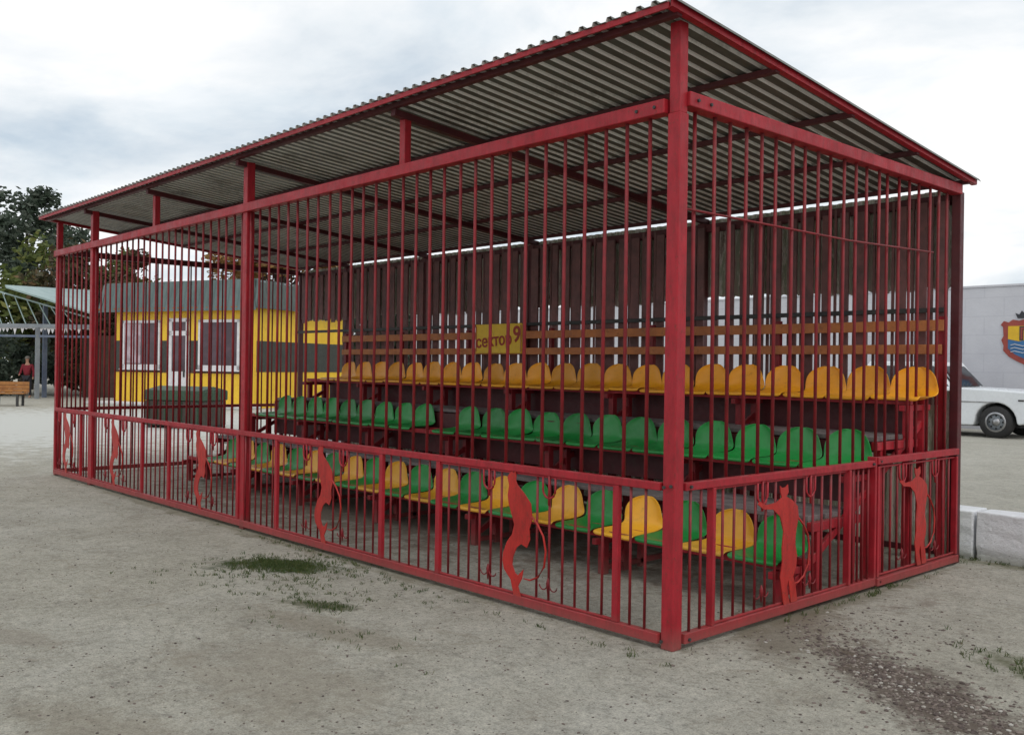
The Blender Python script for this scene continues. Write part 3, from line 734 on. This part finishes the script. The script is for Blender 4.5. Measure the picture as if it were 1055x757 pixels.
# ------------------------------------------------------------------ open pavilion on the left
def make_pavilion():
    o=empty('open_pavilion',(0,0,0),0,'open sided pavilion with pale sloping roof, trusses and blue grey posts','pavilion')
    A=site(-23.6,44,5.0); B=site(-20.2,46,4.95); C=site(-17.0,38.5,3.45); D=site(-20.6,38.5,4.5)
    E=site(-31,44,5.0); F=site(-28,38.5,4.5)
    mb=MB(); up=Vector((0,0,.07))
    for q in ((D,C,B,A),):
        mb.add([v for v in q]+[v+up for v in q],[(3,2,1,0),(4,5,6,7),(0,1,5,4),(1,2,6,5),(2,3,7,6),(3,0,4,7)])
    mb.build('roof',M['pale_roof'],o)
    beam_z=3.0
    a=site(-27,39,beam_z); b=site(-17.2,39,beam_z)
    MB().bar(a,b,.12,.16).build('beam',M['grey_metal'],o)
    MB().bar(a+Vector((0,0,-.42)),b+Vector((0,0,-.42)),.08,.09).build('beam',M['blue_post'],o)
    t=MB()
    for i in range(17):
        x=-26+i*.5
        zt=4.35 if x<-20.6 else 4.35-(x+20.6)*.28
        t.bar(site(x-.5,39.0,zt),site(x,39.0,beam_z),.035,.035)
    t.bar(site(-26.6,39,4.38),site(-21.1,39,4.38),.06,.06).bar(site(-21.1,39,4.38),site(-17.4,39,3.35),.06,.06)
    t.build('truss',M['pale_roof'],o)
    h=MB(); rr=random.Random(2); a=site(-26.6,38.99,0); b=site(-17.3,38.99,0); n_=120; top=[];bot=[]
    for i in range(n_+1):
        p=a+(b-a)*(i/n_); h.v.append((p.x,p.y,beam_z-.08)); h.v.append((p.x,p.y,beam_z-.1-rr.uniform(.0,.3)*(i%2)))
    for i in range(n_): h.f.append((2*i,2*i+1,2*i+3,2*i+2))
    h.build('roof_fringe',M['white_metal'],o)
    MB().bar(site(-19.54,39,0),site(-19.54,39,beam_z-.08),.15,.15).build('post',M['grey_metal'],o)
    MB().bar(site(-19.98,40.5,0),site(-19.98,40.5,4.0),.16,.16).build('post',M['blue_post'],o)
    MB().bar(site(-24.5,39,0),site(-24.5,39,beam_z-.08),.16,.16).build('post',M['blue_post'],o)
    q=MB().box(-1.2,1.2,-.04,.04,0,2.7).build('panel',M['brown'],o); p=site(-17.6,41.5,0); q.location=p; q.rotation_euler=(0,0,math.atan2(RGT.y,RGT.x))
make_pavilion()
# orange bench
p=site(-17.7,32.5,0); be=empty('park_bench',(p.x,p.y,0),math.atan2(RGT.y,RGT.x)+R(6),'orange brown wooden bench in front of the pavilion','bench')
for k in range(3): MB().box(-1.3,1.0,-.27+k*.16,-.13+k*.16,.42,.46).build('seat_slat',M['wood_orange'],be,.008)
for k in range(3): MB().box(-1.3,1.0,.24,.28,.47+k*.125,.585+k*.125).build('back_slat',M['wood_orange'],be,.008)
for x in (-1.1,.0,.8):
    MB().bar((x,-.22,0),(x,-.22,.42),.07,.07).bar((x,.24,0),(x,.30,.84),.07,.07).bar((x,-.24,.39),(x,.26,.39),.06,.05).build('leg',M['dark_steel'],be)

# ------------------------------------------------------------------ person by the pavilion
def make_person():
    p=site(-20.25,39.6,0)
    root=empty('person',(p.x,p.y,0),math.atan2(RGT.y,RGT.x),'distant person in a red jacket and dark trousers standing beside the pavilion post','person')
    J=[(0,0,.92,.14),(0,0,1.10,.125),(0,.01,1.32,.15),(0,.01,1.43,.09),(0,-.01,1.52,.055),(0,-.02,1.60,.085),(0,-.015,1.70,.07),
       (-.10,0,.86,.095),(-.11,-.02,.48,.065),(-.11,.02,.09,.045),(-.11,-.12,.03,.04),
       (.10,0,.86,.095),(.12,-.01,.48,.065),(.12,.03,.09,.045),(.12,-.11,.03,.04),
       (-.19,.01,1.37,.065),(-.25,-.04,1.10,.05),(-.22,-.22,.98,.038),(-.21,-.28,.95,.03),
       (.19,.01,1.37,.065),(.26,.02,1.10,.05),(.27,-.06,.86,.038),(.27,-.08,.78,.03)]
    E=[(0,1),(1,2),(2,3),(3,4),(4,5),(5,6),(0,7),(7,8),(8,9),(9,10),(0,11),(11,12),(12,13),(13,14),(2,15),(15,16),(16,17),(17,18),(2,19),(19,20),(20,21),(21,22)]
    def skin(name,idx,mat,grow):
        mp={i:k for k,i in enumerate(idx)}
        me=bpy.data.meshes.new(name); me.from_pydata([J[i][:3] for i in idx],[(mp[a],mp[b]) for a,b in E if a in mp and b in mp],[]); me.update()
        o=bpy.data.objects.new(name,me); col.objects.link(o); o.parent=root; me.materials.append(mat)
        o.modifiers.new('s','SKIN'); m=o.modifiers.new('d','SUBSURF'); m.levels=2; m.render_levels=2
        for k,i in enumerate(idx):
            gg=grow*(.7 if name=='body' and i in (0,1,2,7,8,11,12,15,19) else 1)
            me.skin_vertices[0].data[k].radius=(J[i][3]*gg,J[i][3]*gg*.85)
        me.skin_vertices[0].data[0].use_root=True
        return o
    skin('body',list(range(len(J))),M['skin'],.95)
    skin('jacket',[0,1,2,3,15,16,17,19,20,21],M['jacket'],1.22)
    skin('trousers',[0,7,8,9,11,12,13],M['trouser'],1.12)
    hb=bmesh.new(); bmesh.ops.create_uvsphere(hb,u_segments=14,v_segments=9,radius=.10)
    for v in hb.verts: v.co.z=max(v.co.z*1.0,-.02); v.co.y*=1.1
    me=bpy.data.meshes.new('hair'); hb.to_mesh(me); hb.free(); me.materials.append(M['hair']); h=bpy.data.objects.new('hair',me); col.objects.link(h); h.parent=root; h.location=(0,.0,1.67)
make_person()

# ------------------------------------------------------------------ trees
def tree(name,label,base,height,rad,crown_z,n,leaf,mat,seed,squash=1.0,group='trees behind the stand',trunk=True,cat='tree',lumps=26):
    rr=random.Random(seed)
    root=empty(name,base,0,label,cat,group)
    cz0=crown_z; H=height; cmid=(cz0+H)/2; hh=(H-cz0)/2
    cl=[]
    for i in range(lumps):
        while True:
            a=Vector((rr.uniform(-1,1),rr.uniform(-1,1),rr.uniform(-1,1)))
            if .25<a.length<1: break
        cl.append((Vector((a.x*rad,a.y*rad,cmid+a.z*hh)), rr.uniform(.14,.34)*rad))
    if trunk:
        t=MB(); tr=.018*H+.06
        t.tube([(0,0,0),(.05*rad,.02,H*.25),(.0,.05*rad,H*.5),(.03*rad,0,H*.78)],[tr*1.25,tr,tr*.65,tr*.2],8)
        for c,r in cl[:12]:
            z0=max(cz0*.6,c.z-rad*rr.uniform(.5,.9)); z0=min(z0,H*.6)
            t.tube([(0,0,z0),(c.x*.5,c.y*.5,(z0+c.z)/2+.1*rad),tuple(c)],[tr*.45,tr*.28,tr*.08],5)
        t.build('trunk',M['bark'],root,smooth=True)
    mb=MB()
    per=n//lumps
    for c,r in cl:
        for k in range(per):
            d=Vector((rr.gauss(0,1),rr.gauss(0,1),rr.gauss(0,.8))).normalized()*r*(rr.random()**.45)*rr.uniform(.8,1.25)
            q=c+d
            if q.z<.05: continue
            s=leaf*rr.uniform(.55,1.3)
            u=Vector((rr.gauss(0,1),rr.gauss(0,1),rr.gauss(0,.6))).normalized(); w=u.cross(Vector((rr.gauss(0,1),rr.gauss(0,1),rr.gauss(0,1)))).normalized()
            mb.add([q-u*s,q+w*s*.5,q+u*s,q-w*s*.5],[(0,1,2,3)])
    mb.build('crown',mat,root,fix=False)
    return root
tree('leafy_tree','tall dark tree standing above the pavilion at the far left',site(-30.9,60),12.8,3.5,5.5,8500,.20,M['leaf_dark'],1,lumps=40)
tree('leafy_tree','yellowish green round tree behind the pavilion roof',site(-26.5,52),8.0,4.2,1.5,7000,.22,M['leaf_green'],2)
tree('leafy_tree','light green tree behind the left end of the cage',site(-21.5,50),7.2,3.0,1.5,6000,.20,M['leaf_green'],3)
tree('leafy_tree','rust tinged tree rising behind the left side of the kiosk fascia',site(-20.3,47),7.2,3.0,1.0,6000,.2,M['leaf_rust'],4)
tree('leafy_tree','tan autumn tree seen under the cage roof above the right side of the kiosk',site(-12.4,50),9.8,3.6,5.2,9000,.22,M['leaf_tan'],5)
tree('leafy_tree','thin rusty tree behind the kiosk roof',site(-14.6,53),7.6,2.2,3.0,2500,.18,M['leaf_rust'],8)
tree('leafy_tree','dark low tree between the kiosk and the white wall',site(-7.2,46),5.6,3.2,.3,6000,.2,M['leaf_dark'],6)
tree('leafy_tree','dark bushy tree beside the left end of the white wall',site(-3.2,44),5.8,3.0,.3,5000,.2,M['leaf_dark'],7)
for i,(la,de,h,r,mt,lb) in enumerate(((-22.5,43,3.3,2.2,'leaf_dark','dark green shrub under the pavilion roof'),(-26.5,44,3.4,2.6,'leaf_dark','dark shrub at the far left under the pavilion'),(-19.0,44,2.6,1.6,'leaf_rust','reddish brown shrub right of the pavilion post'),(-30.5,46,5,3.2,'leaf_green','green bush beyond the left edge of the pavilion'))):
    tree('shrub',lb,site(la,de),h,r,.0,4000,.15,M[mt],20+i,group='shrubs around the pavilion',trunk=False,cat='shrub')

# distant woodland closing the horizon
mb=MB(); rr=random.Random(77)
for i in range(26000):
    a=rr.uniform(-75,75); rad=rr.uniform(120,150); x=rad*math.sin(R(a)); d=rad*math.cos(R(a))
    h=(4.2+2.2*math.sin(a*.5)+1.5*math.sin(a*1.7+2))*rr.random()**.7
    q=site(x,d,max(.1,h)); s=rr.uniform(.35,.8)
    u=Vector((rr.gauss(0,1),rr.gauss(0,1),rr.gauss(0,.6))).normalized(); w=u.cross(Vector((rr.gauss(0,1),rr.gauss(0,1),rr.gauss(0,1)))).normalized()
    mb.add([q-u*s,q+w*s*.7,q+u*s,q-w*s*.7],[(0,1,2,3)])
tag(mb.build('distant_wood',M['leaf_dark'],None,fix=False),'low belt of dark woodland on the horizon','woodland',kind='stuff')

# ------------------------------------------------------------------ loose ground stuff
def pebbles(name,label,pts,mn,mx,seed):
    rr=random.Random(seed); mb=MB()
    ico=[(0,0,1)]+[(.9*math.cos(R(72*k)),.9*math.sin(R(72*k)),.35) for k in range(5)]+[(.9*math.cos(R(72*k+36)),.9*math.sin(R(72*k+36)),-.4) for k in range(5)]
    fc=[(0,1+k,1+(k+1)%5) for k in range(5)]+[(1+k,6+k,1+(k+1)%5) for k in range(5)]+[(1+(k+1)%5,6+k,6+(k+1)%5) for k in range(5)]
    for x,y in pts:
        s=mn+(mx-mn)*rr.random()**2.2; a=rr.uniform(0,6.28); sx=s*rr.uniform(.7,1.4); sy=s*rr.uniform(.6,1.1); sz=s*rr.uniform(.3,.7)
        vs=[]
        for p in ico:
            j=rr.uniform(.8,1.2); X=p[0]*sx*j; Y=p[1]*sy*j
            vs.append((x+X*math.cos(a)-Y*math.sin(a),y+X*math.sin(a)+Y*math.cos(a),p[2]*sz+sz*.25))
        mb.add(vs,fc)
    return tag(mb.build(name,M['pebble'],None),label,'gravel',kind='stuff')
rr=random.Random(9)
pts=[]
for i in range(2600):
    t=rr.gauss(0,.48); w=rr.gauss(0,.16)*(1+.4*t)
    pts.append((1.25+t*.86+w*.5,.35-t*.52+w*.86))
for i in range(700): pts.append((.35+rr.gauss(0,.45),.95+rr.gauss(0,.45)))
pebbles('gravel_spill','dark brown gravel spilled on the ground by the right front corner',[p for p in pts if p[0]>.1],.004,.015,4)
pts=[]
while len(pts)<9000:
    d=2.6+10*rr.random()**1.6; la=rr.uniform(-.62,.62)*d; p=site(la,d)
    if -10.5<p.x<-.0 and 0<p.y<4: 
        if rr.random()<.7: continue
    pts.append((p.x,p.y))
pebbles('loose_stones','small stones strewn over the sandy ground',pts,.0015,.009,6)
def grass(pts,name,label,seed,hmin=.008,hmax=.026):
    rr=random.Random(seed); mb=MB()
    for x,y in pts:
        for k in range(rr.randint(4,8)):
            h=rr.uniform(hmin,hmax); a=rr.uniform(0,6.28); l=rr.uniform(.3,1.0)*h; w=.0022
            bx=x+rr.gauss(0,.012); by=y+rr.gauss(0,.012); dx=math.cos(a); dy=math.sin(a)
            mb.add([(bx-dy*w,by+dx*w,0),(bx+dy*w,by-dx*w,0),(bx+dx*l*.5+dy*w*.7,by+dy*l*.5-dx*w*.7,h*.7),(bx+dx*l,by+dy*l,h),(bx+dx*l*.5-dy*w*.7,by+dy*l*.5+dx*w*.7,h*.7)],[(0,1,2,3,4)])
    return tag(mb.build(name,M['grass'],None,fix=False),label,'grass',kind='stuff')
pts=[]
for cx,cy,rot,sx,sy,n in ((-3.35,-.60,25,.20,.13,420),(-3.25,-.45,25,.30,.16,200),(-2.05,-1.0,15,.13,.06,60),(-1.5,-1.3,10,.4,.12,25),(-3.0,-.75,35,.45,.14,110),(-2.4,-.9,30,.4,.12,60),(-1.2,-.25,0,.8,.04,40),(-3.7,-.12,0,.5,.03,50)):
    for i in range(n):
        u=rr.gauss(0,sx); v=rr.gauss(0,sy); a=R(rot); pts.append((cx+u*math.cos(a)-v*math.sin(a),cy+u*math.sin(a)+v*math.cos(a)))
grass(pts,'grass_patch','short green grass patch on the sandy ground before the cage',8)
pts=[]
for cx,cy,rot,sx,sy,n in ((1.75,1.05,-25,.4,.1,120),(2.3,.65,-20,.35,.1,100),(.5,4.0,0,.5,.06,70),(.1,2.0,90,.8,.02,40)):
    for i in range(n):
        u=rr.gauss(0,sx); v=rr.gauss(0,sy); a=R(rot); pts.append((cx+u*math.cos(a)-v*math.sin(a),cy+u*math.sin(a)+v*math.cos(a)))
grass(pts,'grass_tufts','sparse grass and moss tufts right of the cage',12,.01,.035)

# ------------------------------------------------------------------ world, sun, camera
wd=bpy.data.worlds.new('World'); scene.world=wd; wd.use_nodes=True
nt=wd.node_tree; nt.nodes.clear()
sky=N(nt,'ShaderNodeTexSky',sky_type='NISHITA'); sky.sun_disc=False; sky.sun_elevation=R(52); sky.sun_rotation=R(115)
bg1=N(nt,'ShaderNodeBackground'); bg1.inputs[1].default_value=.12; nt.links.new(sky.outputs[0],bg1.inputs[0])
tc=N(nt,'ShaderNodeTexCoord'); sp=N(nt,'ShaderNodeSeparateXYZ'); nt.links.new(tc.outputs['Generated'],sp.inputs[0])
# project the dome on a flat cloud deck
ad=N(nt,'ShaderNodeMath',operation='MAXIMUM'); nt.links.new(sp.outputs[2],ad.inputs[0]); ad.inputs[1].default_value=0.0
ad2=N(nt,'ShaderNodeMath',operation='ADD'); nt.links.new(ad.outputs[0],ad2.inputs[0]); ad2.inputs[1].default_value=.22
dv=N(nt,'ShaderNodeVectorMath',operation='DIVIDE'); cb=N(nt,'ShaderNodeCombineXYZ')
nt.links.new(ad2.outputs[0],cb.inputs[0]); nt.links.new(ad2.outputs[0],cb.inputs[1]); cb.inputs[2].default_value=1
nt.links.new(tc.outputs['Generated'],dv.inputs[0]); nt.links.new(cb.outputs[0],dv.inputs[1])
n1=noise(nt,1.25,7,.55,dv.outputs[0],.5); n2=noise(nt,2.6,8,.6,dv.outputs[0],.3)
c=ramp(nt,n1.outputs[0],[(.34,(.68,.76,.83)),(.46,(.88,.93,.97)),(.55,(1.05,1.06,1.07)),(.70,(1.16,1.15,1.14))])
c2=ramp(nt,n2.outputs[0],[(.36,(.88,.92,.95)),(.50,(1,1,1))])
cc=mix(nt,.75,c.outputs[0],c2.outputs[0],'MULTIPLY')
bg2=N(nt,'ShaderNodeBackground'); bg2.inputs[1].default_value=.98; nt.links.new(cc,bg2.inputs[0])
mk=ramp(nt,n1.outputs[0],[(.30,.80),(.45,.97)])
ms=N(nt,'ShaderNodeMixShader'); nt.links.new(mk.outputs[0],ms.inputs[0]); nt.links.new(bg1.outputs[0],ms.inputs[1]); nt.links.new(bg2.outputs[0],ms.inputs[2])
ow=N(nt,'ShaderNodeOutputWorld'); nt.links.new(ms.outputs[0],ow.inputs[0])

sl=bpy.data.lights.new('sun','SUN'); sl.energy=.75; sl.angle=R(18); sl.color=(1,.96,.90)
so=bpy.data.objects.new('sun',sl); col.objects.link(so)
az,el=R(-25),R(52); d=Vector((math.cos(az)*math.cos(el),math.sin(az)*math.cos(el),math.sin(el)))
so.rotation_euler=d.to_track_quat('Z','Y').to_euler(); so.location=(20,-20,30)

cam=bpy.data.cameras.new('camera'); cam.lens=33.31; cam.sensor_width=36; cam.clip_end=2000; cam.clip_start=.05
co=bpy.data.objects.new('camera',cam); col.objects.link(co); scene.camera=co
rho=R(.797); pit=0.0
right=RGT*math.cos(rho)+Vector((0,0,1))*math.sin(rho)
fw=(FWD*math.cos(pit)+Vector((0,0,1))*math.sin(pit)); fw=(fw-right*fw.dot(right)).normalized()
upv=right.cross(fw)
co.matrix_world=Matrix(((right.x,upv.x,-fw.x,CAM.x),(right.y,upv.y,-fw.y,CAM.y),(right.z,upv.z,-fw.z,CAM.z),(0,0,0,1)))
scene.view_settings.view_transform='Standard'; scene.view_settings.look='None'; scene.view_settings.exposure=0
